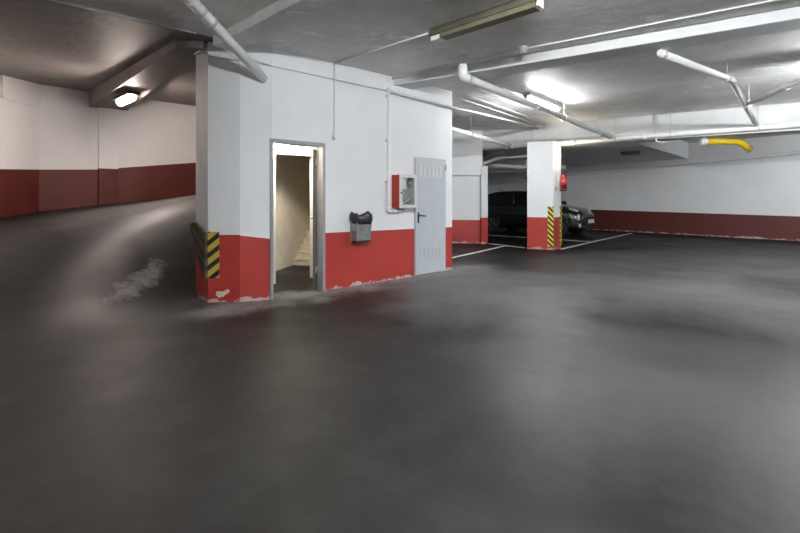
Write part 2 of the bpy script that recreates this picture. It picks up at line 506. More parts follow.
RW = [(-7.9,-6.5,0.0,0.87), (-7.9,2.0,0.0,0.95), (-7.89,8.48,1.01,1.97), (-7.86,9.36,1.10,2.02), (-7.10,10.10,1.22,2.07), (-5.5,11.55,1.48,2.35), (-3.6,13.2,1.8,2.7), (-2.0, 14.2, 2.0, 2.9)]
for a, b in zip(RW, RW[1:]):
    wall_piece(m, a[:2], b[:2], (0,0), (a[3],b[3]), (4.2,4.2), 0.2)
for a, b, drop in ((RW[2],RW[3],0.44),(RW[3],RW[4],0.44)):       # shallow ledge beam along the top
    d0 = (b[0]-a[0], b[1]-a[1]); L = math.hypot(*d0); n_ = (d0[1]/L*0.06, -d0[0]/L*0.06)
    pa, pb = (a[0]+n_[0], a[1]+n_[1]), (b[0]+n_[0], b[1]+n_[1])
    m.hexa([(pa[0],pa[1],3.37),(pb[0],pb[1],3.36),(b[0],b[1],3.36),(a[0],a[1],3.37)], [(pa[0],pa[1],4.1),(pb[0],pb[1],4.1),(b[0],b[1],4.1),(a[0],a[1],4.1)])
# pilaster under the ramp beam
pp = [(-6.98,9.98),(-6.73,10.27),(-6.90,10.50),(-7.20,10.20)]
m.prism(pp, 0, 2.09, 1); m.prism(pp, 2.09, 4.1, 0)
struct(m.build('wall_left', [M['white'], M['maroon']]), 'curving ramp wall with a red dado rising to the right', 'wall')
m = MB()
wall_piece(m, (17.5,9.0), (17.5,-6.5), (0,0), (0.8,0.8), (WT,WT), 0.2)
wall_piece(m, (17.5,-6.5), (-7.9,-6.5), (0,0), (0.8,0.8), (WT,WT), 0.2)
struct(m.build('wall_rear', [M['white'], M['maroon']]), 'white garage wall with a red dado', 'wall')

# ceiling
m = MB()
def TN(t, n): return (TX*t+NX*n, TY*t+NY*n)
N0 = 5.77
def slab(t0,t1,n0,n1,z0,z1,mi=0):
    b = [TN(t0,n0),TN(t1,n0),TN(t1,n1),TN(t0,n1)]
    zz = [z0,z0,z1,z1]
    m.hexa([(p[0],p[1],z) for p,z in zip(b,zz)], [(p[0],p[1],z+0.25) for p,z in zip(b,zz)], mi)
slab(-18, 24, -18, N0, H_CEIL, H_CEIL)
slab(4.6, 24, N0, 22, H_CEIL, H_CEIL)
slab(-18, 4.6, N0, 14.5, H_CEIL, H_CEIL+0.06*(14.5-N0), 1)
struct(m.build('ceiling', [M['ceiling'], M['ramp_ceiling']]), 'grey plastered ceiling with scraped white streaks', 'ceiling')

# beams
def beam(name, label, p, L0, L1, width, zb, mat, d=(EX,EY), zt=None):
    ux, uy = d; l = math.hypot(ux,uy); ux/=l; uy/=l
    wx, wy = -uy*width, ux*width
    a = (p[0]+ux*L0, p[1]+uy*L0); b = (p[0]+ux*L1, p[1]+uy*L1)
    m = MB(); zt = zt or H_CEIL+0.05
    poly = [a, b, (b[0]+wx,b[1]+wy), (a[0]+wx,a[1]+wy)]
    m.prism(poly, zb, zt)
    return struct(m.build(name, mat, bevel=0.012), label, 'beam')
beam('ceiling_beam', 'shallow pale ceiling beam crossing the hall in front of the lit tube', (1.028,6.70), -1.6, 14, 0.42, 3.34, M['beam'])
beam('ceiling_beam', 'deep white ceiling beam resting on the striped pillar', (3.99,12.25), -1.75, 15.5, 0.5, 2.87, M['beam'])
beam('ceiling_beam', 'grey ceiling beam running from the column by the doorway toward the viewer', (-1.96,5.14), -0.62, 9, 0.30, 3.36, M['ceiling'], d=(0.744,-0.668))
# sloping beam over the ramp
m = MB()
m.hexa([(-7.18,9.92,3.50),(-2.98,5.72,3.40),(-2.62,5.74,3.40),(-6.62,10.42,3.52)], [(-7.18,9.92,4.05),(-2.98,5.72,3.9),(-2.62,5.74,3.9),(-6.62,10.42,4.05)])
struct(m.build('ceiling_beam', M['ramp_ceiling']), 'brownish beam over the ramp carrying the small bright lamp', 'beam')
# lowered slab over the parking bay
m = MB()
m.prism([(4.1,12.6),(5.86,11.1),(10.9,16.25),(8.9,18.55),(4.5,23.4),(3.4,23.2),(3.0,14.5),(3.2,13.2)], 2.89, H_CEIL+0.05)
struct(m.build('ceiling_soffit', M['white']), 'lowered dark soffit over the parked car', 'ceiling')
# pale beam low behind the pillar over the car
m = MB()
m.prism([(2.95,17.3),(5.55,16.35),(5.7,16.75),(3.1,17.75)], 2.43, 2.9)
struct(m.build('ceiling_beam', M['white']), 'low pale beam above the roof of the parked car', 'beam')

# pillar
m = MB()
pil = [(3.50,11.85),(4.13,11.58),(4.52,12.06),(3.89,12.33)]
m.prism(pil, 0, 0.875, 1); m.prism(pil, 0.875, 2.95, 0)
struct(m.build('pillar', [M['white'], M['red']], bevel=0.008), 'square white pillar with a red foot and striped corner tape', 'pillar')

# ------------------------------------------------------------------ doors of the stair wall
m = MB()
m.box(-0.03,0.012,-0.025,0.162,0,2.22).box(0.795,0.84,-0.025,0.162,0,2.22).box(0.0,0.795,-0.025,0.16,2.17,2.22)
fr = m.build('door_1', M['frame'], loc=(*K2,0), rz=PHI, bevel=0.004)
struct(fr, 'grey steel frame of the open doorway to the stairs', 'door')
m = MB().box(-0.022,0.022,0,0.72,0.01,2.15)
leaf = m.build('door_leaf', M['darkdoor'], parent=fr, loc=(0.765,0.175,0), rz=math.radians(-33), bevel=0.003)
MB().box(-0.045,-0.022,0.62,0.66,1.0,1.12).tube([(-0.03,0.64,1.06),(-0.075,0.64,1.06),(-0.075,0.53,1.06)],0.009,8).build('door_handle', M['black'], parent=leaf)
for z in (0.25, 1.9):
    MB().lathe([(0.012,0),(0.012,0.1)], (0.79,-0.005+0.16,z), n=10).build('hinge', M['steel'], parent=fr)

gd = thing('door_2', 'grey steel door with slotted vents at top and bottom', 'door', W3(2.71,0,0), PHI)
gd['kind'] = 'structure'
DW = 0.79
MB().box(-0.012,0.0,-0.02,0.02,0,2.135).box(DW,DW+0.012,-0.02,0.02,0,2.135).box(-0.012,DW+0.012,-0.02,0.02,2.12,2.135).build('door_frame', M['greymetal'], gd, bevel=0.003)
MB().box(0.004,DW-0.004,-0.03,0.01,0.012,2.115).build('door_leaf', M['greymetal'], gd, bevel=0.004)
slot_m = M['cabwhite']
for zz, hh, mat in ((1.78,0.22,slot_m),(0.26,0.22,M['greymetal'])):
    for k in range(6):
        x = 0.105+k*0.105
        MB().hexa([(x,-0.030,zz),(x+0.05,-0.030,zz),(x+0.05,-0.026,zz),(x,-0.026,zz)], [(x,-0.042,zz+hh),(x+0.05,-0.034,zz+hh),(x+0.05,-0.026,zz+hh),(x,-0.026,zz+hh)]).build('vent_slot', mat, gd)
h = MB().box(0.045,0.085,-0.038,-0.03,0.95,1.14).build('handle_plate', M['black'], gd, bevel=0.003)
MB().tube(fillet([(0.065,-0.035,1.09),(0.065,-0.085,1.09),(0.20,-0.085,1.075)],0.03),0.011,10).build('door_handle', M['black'], h)
for z in (0.22, 1.93):
    MB().box(DW-0.012,DW+0.012,-0.045,-0.02,z,z+0.11).build('hinge', M['frame'], gd, bevel=0.004)

# ------------------------------------------------------------------ things on the stair wall
# fire hose cabinet
CZ0, CZ1 = 1.235, 1.795
fc = thing('fire_hose_cabinet', 'red fire hose cabinet with a white glazed door beside the grey door', 'cabinet', W3(2.165,0,CZ0), PHI)
ch = CZ1-CZ0; cw = 0.385; cd = 0.20
m = MB()
m.box(0,0.012,-cd,0,0,ch).box(cw-0.012,cw,-cd,0,0,ch).box(0.012,cw-0.012,-cd,0,0,0.012).box(0.012,cw-0.012,-cd,0,ch-0.012,ch).box(0.012,cw-0.012,-0.012,0,0.012,ch-0.012)
m.build('cabinet_body', M['firered'], fc, bevel=0.003)
MB().box(0.013,cw-0.013,-0.02,-0.0125,0.013,ch-0.013).build('back_panel', M['cabwhite'], fc)
MB().box(cw-0.020,cw-0.0125,-cd+0.002,-0.021,0.013,ch-0.013).box(0.0125,0.02,-cd+0.002,-0.021,0.013,ch-0.013).box(0.02,cw-0.02,-cd+0.002,-0.021,0.0125,0.018).box(0.02,cw-0.02,-cd+0.002,-0.021,ch-0.018,ch-0.0125).build('liner', M['cabwhite'], fc)
fw = 0.05
m = MB()
m.box(-0.004,fw,-cd-0.022,-cd,-0.004,ch+0.004).box(cw-fw,cw+0.004,-cd-0.022,-cd,-0.004,ch+0.004).box(fw,cw-fw,-cd-0.022,-cd,-0.004,fw).box(fw,cw-fw,-cd-0.022,-cd,ch-fw,ch+0.004)
df = m.build('cabinet_door', M['cabwhite'], fc, bevel=0.004)
MB().box(fw,cw-fw,-cd-0.013,-cd-0.008,fw,ch-fw).build('glass_pane', M['glass'], df)
MB().lathe([(0.014,0),(0.014,0.012),(0.006,0.014)], (0.022,-cd-0.036,ch*0.45), 'y', 12).build('lock', M['black'], df)
MB().box(fw+0.01,fw+0.11,-cd-0.007,-cd-0.005,ch-fw-0.2,ch-fw-0.01).build('paper_notice', M['paper'], df)
# hose folded in flat loops on a rack
pts = []
for k in range(9):
    x = 0.08+0.026*k
    zt_, zb_ = (0.42-0.012*k, 0.13+0.012*(k % 3))
    pts += [(x,-0.10,zb_),(x+0.004,-0.10,zt_),(x+0.02,-0.10,zt_),(x+0.024,-0.10,zb_)]
MB().tube(fillet(pts,0.012,3),0.014,8).build('fire_hose', M['hose'], fc)
MB().lathe([(0.02,-0.17),(0.035,-0.16),(0.035,-0.13),(0.022,-0.12),(0.022,-0.06)], (0.29,0,0.42), 'y', 14).build('hose_valve', M['steel'], fc)
MB().tube([(0.1,-0.14,0.06),(0.2,-0.14,0.10),(0.32,-0.14,0.15)],[0.012,0.02,0.03],12).build('hose_nozzle', M['cabwhite'], fc)

# waste bin with bag
bn = thing('waste_bin', 'small metal waste bin with a black bag fixed to the wall', 'bin', W3(1.31,0,0.725), PHI)
bw, bd, bh = 0.30, 0.17, 0.30
m = MB()
m.hexa([(0.012,-bd+0.02,0),(bw-0.012,-bd+0.02,0),(bw-0.012,-0.012,0),(0.012,-0.012,0)], [(0,-bd,bh),(bw,-bd,bh),(bw,-0.01,bh),(0,-0.01,bh)])
m.build('bin_body', M['binmetal'], bn, bevel=0.006)
MB().box(-0.006,bw+0.006,-0.010,0,-0.03,bh).build('mounting_plate', M['binmetal'], bn, bevel=0.002)
MB().box(0.01,bw-0.01,-bd+0.01,-0.012,-0.022,-0.0).build('bin_base', M['black'], bn)
# crumpled bag collar spilling over the rim
def bag_mesh():
    m = MB(); vs = []; fs = []
    n = 40
    rows = [(0.98,-0.02),(1.08,-0.03),(1.18,0.02),(1.20,0.08),(1.06,0.13),(0.8,0.10),(0.45,0.03)]
    for j,(k,z) in enumerate(rows):
        for i in range(n):
            a = 2*PI*i/n
            cx, cy = bw/2, -bd/2-0.005
            x = cx+bw/2*k*1.06*math.copysign(abs(math.cos(a))**0.6, math.cos(a))
            y = cy+bd/2*k*1.08*math.copysign(abs(math.sin(a))**0.6, math.sin(a))
            wob = 0.018*math.sin(5*a+j)+0.012*math.sin(11*a+2.3*j)+random.uniform(-0.008,0.008)
            zz = z + (0.024*math.sin(2*a+1.1)+0.012*math.sin(3*a)+0.010*math.sin(7*a)) * (1.0 if j in (3,4,5) else 0.5) + random.uniform(-0.006,0.006)
            y = min(y+wob*0.6, -0.012)
            vs.append((x+wob*0.7, y, bh+zz))
    for j in range(len(rows)-1):
        for i in range(n):
            fs.append((j*n+i, j*n+(i+1)%n, (j+1)*n+(i+1)%n, (j+1)*n+i))
    m.add(vs, fs, 0, True)
    m.add([vs[(len(rows)-1)*n+i] for i in range(n)], [tuple(range(n))], 0, True)
    return m
bag_mesh().build('bin_bag', M['bag'], bn)

# hose supply pipe down the wall and along its top
fp = thing('fire_supply_pipe', 'white pipe dropping down the wall to the red fire hose cabinet', 'pipe', W3(2.057,0,1.16), PHI)
rel = [(0,-0.055,2.10),(0,-0.055,0.02),(0.30,-0.075,0.02)]
MB().tube(fillet(rel,0.06),0.026,14).build('pipe_run', M['pipe'], fp)
MB().tube([(0,-0.055,0.13),(0,-0.055,0.17)],0.034,14).build('pipe_coupling', M['pipe'], fp)
MB().tube([(0.10,-0.0617,0.02),(0.14,-0.0643,0.02)],0.034,14).build('pipe_coupling', M['pipe'], fp)
MB().tube(fillet([(0,-0.055,0.10),(0,-0.055,0.02),(0.09,-0.061,0.02)],0.06),0.033,14).build('pipe_elbow', M['pipe'], fp)
for z in (0.5, 1.2, 1.95):
    MB().box(-0.036,0.036,-0.06,0,z,z+0.025).build('pipe_clamp', M['rod'], fp)

# ------------------------------------------------------------------ pipes under the ceiling
def pipe(name, label, path, r, fil=0.12, hang=(), cat='pipe', mat=None, couplings=(), group=None, zc=H_CEIL):
    o0 = Vector(path[0])
    root = thing(name, label, cat, o0, 0, group)
    loc = [Vector(p)-o0 for p in path]
    MB().tube(fillet(loc, fil), r, 16).build('pipe_run', mat or M['pipe'], root)
    for i in range(1, len(loc)-1):                     # thicker elbow sleeves
        a = (loc[i-1]-loc[i]).normalized(); b = (loc[i+1]-loc[i]).normalized()
        e = min(fil*1.25, (loc[i-1]-loc[i]).length*0.6, (loc[i+1]-loc[i]).length*0.6)
        MB().tube(fillet([loc[i]+a*e, loc[i], loc[i]+b*e], fil), r*1.13, 16).build('pipe_elbow', mat or M['pipe'], root)
    for k, f in couplings:
        p = loc[k].lerp(loc[k+1], f); d = (loc[k+1]-loc[k]).normalized()
        MB().tube([p-d*0.06, p+d*0.06], r*1.14, 16).build('pipe_coupling', mat or M['pipe'], root)
    for k, f in hang:
        p = loc[k].lerp(loc[k+1], f)
        d = (loc[k+1]-loc[k]).normalized()
        hg = MB().tube([p-d*0.014, p+d*0.014], r*1.2, 16)
        hg.tube([p+Vector((0,0,r)), Vector((p.x,p.y,zc+0.01-o0.z))], 0.007, 8)
        hg.build('pipe_hanger', M['rod'], root)
    return root
pipe('drain_pipe', 'white drain pipe coming down from the ceiling into the wall above the doorway',
     [(-2.205,4.12,3.51),(-2.14,4.42,3.425),(-1.855,5.86,3.03)], 0.06, 0.02, hang=[(1,0.10),(1,0.22)])
pipe('drain_pipe', 'long white drain pipe elbowing down from the ceiling and crossing the hall',
     [(0.92,6.30,3.49),(0.92,6.30,3.18),(5.46,11.12,2.98)], 0.060, 0.13, hang=[(1,0.55),(1,0.86)], couplings=[(1,0.36)])
pipe('drain_pipe', 'white drain pipe along the foot of the deep beam over the pillar',
     [(3.30,12.56,2.91),(11.15,7.65,3.01)], 0.062, 0.05, hang=[(0,0.06),(0,0.29),(0,0.42),(0,0.6)], couplings=[(0,0.18),(0,0.36)])
pipe('drain_pipe', 'white drain pipe running behind the end of the stair wall to the back beam',
     [(1.0,10.15,3.10),(3.40,12.68,2.90)], 0.062, 0.05, hang=[(0,0.34)], couplings=[(0,0.93)])
pipe('drain_pipe', 'bent white drain pipe hung under the ceiling at upper right',
     [(3.40,5.62,3.30),(5.00,6.48,3.18),(7.93,9.58,3.03)], 0.045, 0.14, hang=[(0,0.04),(0,0.93)], couplings=[(1,0.46)])
pipe('drain_pipe', 'slim white side pipe branching off the bent pipe at upper right',
     [(6.35,7.90,3.11),(6.05,6.75,3.14),(5.75,5.60,3.18)], 0.042, 0.05, hang=[(0,0.10)])
pipe('wall_pipe', 'thin grey pipe sloping along the top of the far right wall',
     [(6.2,21.45,2.40),(8.66,18.73,2.52),(12.92,13.92,2.87),(16.5,9.92,3.1)], 0.06, 0.05)
pipe('drain_pipe', 'pale pipe in the dark gap left of the striped pillar',
     [(2.75,14.2,2.55),(3.45,14.6,2.78),(4.6,13.7,2.78)], 0.055, 0.1, zc=2.9)
pipe('drain_pipe', 'pale slanting pipe low in the dark gap above the car roof',
     [(2.78,15.3,2.62),(4.4,16.0,2.55),(6.0,15.6,2.52)], 0.07, 0.1, zc=2.9)
# yellow pipe under the slab beyond the deep beam
yp = thing('yellow_pipe', 'short bent yellow pipe under the ceiling beyond the deep beam', 'pipe', (7.50,10.50,2.78))
MB().tube(fillet([(0,0,0),(0.78,-0.04,-0.01),(1.0,-0.03,-0.19)],0.16),0.075,16).build('pipe_run', M['yellow'], yp)
MB().tube([(-0.14,0.03,0.004),(0.0,0,0)],0.078,16).build('pipe_cap', M['paper'], yp)
MB().tube([(0.96,-0.032,-0.155),(1.03,-0.028,-0.215)],0.082,16).build('pipe_end', M['amber'], yp)
for hx in (0.12, 0.66):
    MB().tube([(hx,-0.02,0.03),(hx,-0.02,0.68)],0.01,8).build('pipe_hanger', M['rod'], yp)

# conduits (thin tubes)
def conduit(label, path, r=0.011, fil=0.04, clamps=True, mat=None):
    o0 = Vector(path[0]); root = thing('cable_conduit', label, 'conduit', o0)
    loc = [Vector(p)-o0 for p in path]
    MB().tube(fillet(loc, fil, 4), r, 8).build('conduit_run', mat or M['cable'], root)
    return root
sw = conduit('thin conduit dropping down the wall right of the open doorway', [W3(1.0,-0.02,3.47), W3(1.0,-0.02,2.42), W3(1.0,-0.02,2.36)], 0.013)
MB().lathe([(0.022,0),(0.026,0.03),(0.024,0.06),(0.012,0.075)], tuple(Vector(W3(0.99,-0.03,2.30))-sw.location), n=12).build('cable_end', M['milky'], sw)
conduit('thin conduit crossing the ceiling to the unlit olive lamp', [W3(1.0,-0.02,3.465), (0.43,5.32,3.465)], 0.011)
conduit('thin conduit along the top edge of the stair wall', [W3(-0.75,-0.02,3.30), W3(0.0,-0.02,3.22), W3(2.1,-0.02,3.215)], 0.009)
conduit('thin conduit across the ceiling from the wall corner past the smoke detector', [W3(2.15,-0.03,3.44), (0.25,7.10,3.465), (1.70,5.97,3.465), (5.6,3.35,3.465)], 0.012)
conduit('white pipe along the wall top past the grey door towards the beam', [W3(2.057,-0.055,3.21), W3(3.72,-0.055,3.15), (1.55,9.0,3.2), (3.92,12.2,3.40)], 0.024)
for k, (off, zz, lab) in enumerate(((0.10,3.40,'lower of two thin conduits above the white pipe behind the stair wall'), (0.22,3.445,'upper of two thin conduits above the white pipe behind the stair wall'))):
    conduit(lab, [(1.12+off,8.75-off*0.9,zz), (3.95+off,12.15-off*0.9,zz)], 0.012)
conduit('pale cable curling over the left end of the stair wall', [(-2.90,6.05,3.42), (-2.66,5.72,3.36), (-2.50,5.72,3.27), (-2.15,5.75,3.25), W3(-0.32,-0.015,3.25)], 0.010)
conduit('thin conduit along the ceiling seam over the ramp', [(-2.56,5.40,3.468), (-3.64,4.50,3.468), (-6.0,2.45,3.468)], 0.010)

conduit('thin white pipe dropping down the face of the deep beam right of the pillar', [(6.36,10.68,3.47),(6.36,10.68,2.80),(6.60,10.62,2.76)], 0.022, 0.06)

# smoke detector
sd = thing('smoke_detector', 'small round smoke detector on the ceiling between lamp and beam', 'detector', (1.70,5.93,3.39))
MB().lathe([(0.035,0.0),(0.05,0.012),(0.055,0.05),(0.065,0.055),(0.065,0.09)], n=20).build('detector_head', M['milky'], sd)
MB().lathe([(0.018,-0.012),(0.036,0.002)], n=16).build('detector_grille', M['amber'], sd)

# ------------------------------------------------------------------ lamps
def point(name, loc, watts, col, parent, r=0.04):
    ld = bpy.data.lights.new(name, 'POINT'); ld.energy = watts; ld.color = col; ld.shadow_soft_size = r
    lo = bpy.data.objects.new(name, ld); COL.objects.link(lo); lo.parent = parent; lo.location = loc
    return lo
def batten(key, label, wide=0.045):
    x, y, z, ang, L, W_, col = LAMPS[key]
    root = thing('fluorescent_lamp', label, 'lamp', (x,y,z), math.radians(ang))
    MB().box(-L/2,L/2,-wide,wide,0.045,0.115).build('lamp_housing', M['cabwhite'], root, bevel=0.006)
    if H_CEIL-z > 0.13:
        for sx in (-0.35,0.35):
            MB().tube([(sx*L,0,0.11),(sx*L,0,H_CEIL-z)],0.008,8).build('hanger_rod', M['rod'], root)
    for sx in (-1,1):
        MB().box(sx*L/2-0.025,sx*L/2+0.025,-0.03,0.03,-0.02,0.06).build('end_cap', M['frame'], root, bevel=0.004)
    tl = L-0.04; tr = 0.018
    mat = emitter('lit_tube_glass', col, W_/(PI*2*PI*tr*tl))
    MB().tube([(-tl/2,0,0.0),(tl/2,0,0.0)],tr,12).build('lamp_tube', mat, root)
    return root
batten('hall_mid', 'lit fluorescent tube under the ceiling beyond the crossing drain pipe', 0.075)
batten('hall_right', 'lit fluorescent tube lighting the ceiling at far upper right')
batten('hall_near', 'lit fluorescent tube on the ceiling in front of the stair wall')
batten('far_fill', 'added unseen fill lamp at the right end of the hall near the far wall')
batten('rear_fill', 'added unseen fill lamp at the rear of the hall')
batten('ramp_foot', 'lit fluorescent tube over the foot of the ramp')

# unlit old fixture
ul = thing('ceiling_lamp', 'unlit dusty olive tube lamp on the ceiling over the hall', 'lamp', (0.915,4.85,3.36), math.atan2(4.367-5.334,1.432-0.397))
UL = 0.70
MB().hexa([(-UL,-0.075,0.03),(UL,-0.075,0.03),(UL,0.075,0.03),(-UL,0.075,0.03)], [(-UL,-0.05,0.12),(UL,-0.05,0.12),(UL,0.05,0.12),(-UL,0.05,0.12)]).build('lamp_housing', M['olive'], ul, bevel=0.006)
MB().box(-UL+0.16,UL-0.02,-0.07,0.07,-0.03,0.03).build('lamp_diffuser', M['oliveunder'], ul, bevel=0.012)
MB().box(-UL+0.0,-UL+0.15,-0.045,0.075,-0.03,0.03).build('pale_end_piece', M['milky'], ul, bevel=0.01)
MB().box(UL-0.015,UL+0.01,-0.06,0.06,-0.02,0.09).build('end_cap', M['milky'], ul, bevel=0.005)

# small unlit lamp under the lowered slab
bl = thing('ceiling_lamp', 'small unlit dark lamp under the lowered soffit in front of the far wall', 'lamp', (7.36,13.75,2.82), math.radians(-35))
MB().box(-0.28,0.28,-0.06,0.06,0.0,0.07).build('lamp_housing', M['olive'], bl, bevel=0.01)
MB().box(-0.26,0.26,-0.05,0.05,-0.045,0.0).build('lamp_diffuser', M['oliveunder'], bl, bevel=0.012)

# ramp lamp
x, y, z, ang, L, W_, col = LAMPS['ramp_tube']
rl = thing('bulkhead_lamp', 'small bright lamp hung under the beam over the ramp', 'lamp', (x,y,z), math.radians(ang))
MB().box(-L/2-0.05,L/2+0.05,-0.11,0.11,0.03,0.09).box(-L/2-0.05,-L/2,-0.07,0.07,-0.03,0.05).build('lamp_housing', M['black'], rl, bevel=0.01)
MB().tube([(-L/2+0.01,0,0.0),(-L/2+0.06,0,-0.01),(L/2-0.06,0,-0.01),(L/2,0,0.0)],[0.04,0.062,0.062,0.04],16).build('lamp_diffuser', emitter('lit_bulkhead_diffuser', col, W_*1.5/(PI*2*PI*0.06*L)), rl)
MB().box(-0.03,0.03,-0.03,0.03,0.09,0.14).build('bracket', M['frame'], rl)

# pillar lamp
pl = thing('wall_lamp', 'round glowing lamp on the right face of the pillar', 'lamp', (4.245,11.72,2.56), math.atan2(0.48,0.39))
MB().lathe([(0.12,0.0),(0.12,-0.025),(0.105,-0.03)], axis='y', n=20).build('lamp_base', M['cabwhite'], pl)
MB().lathe([(0.105,-0.03),(0.11,-0.05),(0.085,-0.09),(0.03,-0.115)], axis='y', n=20).build('lamp_globe', M['bulb'], pl)
point('globe_light', (0,-0.19,0), 5, (1.0,0.90,0.72), pl, 0.06)
cs = conduit('thin conduit down the right pillar face to a small switch', [(4.25,11.695,2.86), (4.25,11.695,1.70)], 0.011)
MB().box(-0.02,0.06,-0.05,0.02,-1.26,-1.16).build('switch', M['frame'], cs, bevel=0.006)

# vestibule spot lamp, shining inwards
vb = thing('spot_lamp', 'small warm spot lamp hidden above the open doorway', 'lamp', W3(0.62,0.70,2.28), PHI)
MB().lathe([(0.012,0.02),(0.03,0.012),(0.036,-0.01),(0.022,-0.025)], n=16).build('bulb', M['bulb'], vb)
MB().box(-0.01,0.01,-0.035,-0.02,0.0,0.47).box(-0.03,0.03,-0.04,0.02,0.02,0.045).build('lamp_holder', M['vestibule'], vb)
sd_ = bpy.data.lights.new('bulb_light', 'SPOT'); sd_.energy = 62; sd_.color = (1.0,0.90,0.74); sd_.shadow_soft_size = 0.03
sd_.spot_size = math.radians(172); sd_.spot_blend = 0.15
so_ = bpy.data.objects.new('bulb_light', sd_); COL.objects.link(so_); so_.parent = vb
so_.location = (0,0.045,-0.01); so_.rotation_euler = (math.radians(72),0,0)

# ------------------------------------------------------------------ extinguisher
fe = thing('fire_extinguisher', 'red fire extinguisher hanging on the right side of the pillar', 'extinguisher', (4.53,11.905,1.59), math.atan2(0.48,0.39))
MB().lathe([(0.055,0.0),(0.078,0.0),(0.082,0.02),(0.082,0.055)], n=20).build('cylinder_foot', M['black'], fe)
MB().lathe([(0.08,0.055),(0.08,0.36),(0.07,0.41),(0.04,0.445),(0.025,0.46)], n=20).build('cylinder_body', M['extred'], fe)
MB().lathe([(0.0815,0.17),(0.0815,0.30)], n=20).build('label_band', M['firered'], fe)
v = MB().lathe([(0.022,0.46),(0.026,0.47),(0.026,0.50),(0.015,0.51)], n=12)
v.box(-0.015,0.015,-0.10,0.03,0.505,0.52).box(-0.012,0.012,-0.085,0.02,0.53,0.542)
v.build('valve_handle', M['black'], fe)
MB().tube(fillet([(0.02,-0.02,0.49),(0.11,-0.03,0.46),(0.105,-0.02,0.14)],0.05),0.011,8).build('hose', M['black'], fe)
MB().box(-0.04,0.04,0.075,0.104,0.28,0.34).build('wall_bracket', M['frame'], fe)

# ------------------------------------------------------------------ striped guards
pr = math.atan2(11.58-11.85, 4.13-3.50)
t1 = tag(MB().box(-0.15,0.0,-0.02,0.0,0,1.08).build('corner_guard', M['tape'], loc=(4.135,11.578,0.09), rz=pr), 'yellow and black striped tape on the front face of the pillar', 'guard', 'striped strips on the pillar')
pr2 = math.atan2(0.48, 0.39)
t2 = tag(MB().box(-0.10,0.02,-0.02,0.0,0,1.08).build('corner_guard', M['tape'], loc=(4.51,12.05,0.10), rz=pr2), 'narrow yellow and black striped tape at the far right edge of the pillar', 'guard', 'striped strips on the pillar')

cg = thing('foam_corner_guard', 'torn yellow and black foam guard on the column corner left of the doorway', 'guard', (K0[0],K0[1],0.33))
MB().box(0.0,0.15,-0.025,-0.002,0,0.62).build('front_strip', M['guard'], cg, rz=0.065, bevel=0.004)
# side flap that has come loose and sticks out, its shade painted in
poly = [(0.0,0.0),(0.05,0.03),(0.13,0.10),(0.20,0.20),(0.25,0.34),(0.29,0.46),(0.36,0.56),(0.42,0.62),(0.455,0.72),(0.40,0.665),(0.38,0.73),(0.27,0.735),(0.22,0.70),(0.13,0.66),(0.06,0.61),(0.0,0.60)]
n = len(poly); m = MB()
m.add([(x,0,z) for x,z in poly]+[(x,0.03,z) for x,z in poly], [tuple(range(n)), tuple(reversed(range(n,2*n)))]+[(i,(i+1)%n,n+(i+1)%n,n+i) for i in range(n)])
m.build('loose_side_flap', M['guardshade'], cg, loc=(-0.005,-0.02,0), rz=math.atan2(0.41,-0.50))

# ------------------------------------------------------------------ parking lines
def line(label, pts, wdt=0.10):
    m = MB(); vs = []; n = len(pts)
    L = []
    for i, p in enumerate(pts):
        a = pts[max(i-1,0)]; b = pts[min(i+1,n-1)]
        d = Vector((b[0]-a[0], b[1]-a[1])).normalized(); q = Vector((-d.y, d.x))*wdt/2
        L.append(((p[0]+q.x,p[1]+q.y),(p[0]-q.x,p[1]-q.y)))
    for i in range(n-1):
        a0,a1 = L[i]; b0,b1 = L[i+1]
        m.hexa([(*a1,0.0),(*b1,0.0),(*b0,0.0),(*a0,0.0)], [(*a1,0.006),(*b1,0.006),(*b0,0.006),(*a0,0.006)])
    return tag(m.build('parking_line', M['line']), label, 'road marking', 'white parking lines')
line('white parking line starting behind the stair wall end', [(0.95,9.70),(3.03,12.52)])
line('white parking line joining the red wall foot to the pillar', [(2.72,13.16),(3.50,12.08)])
line('long white parking line running from the pillar to the far wall', [(4.40,11.75),(5.9,13.45),(9.2,17.1)])
line('white parking line beside the parked car, partly behind the pillar', [(2.95,16.6),(4.54,15.15),(6.05,13.75)])

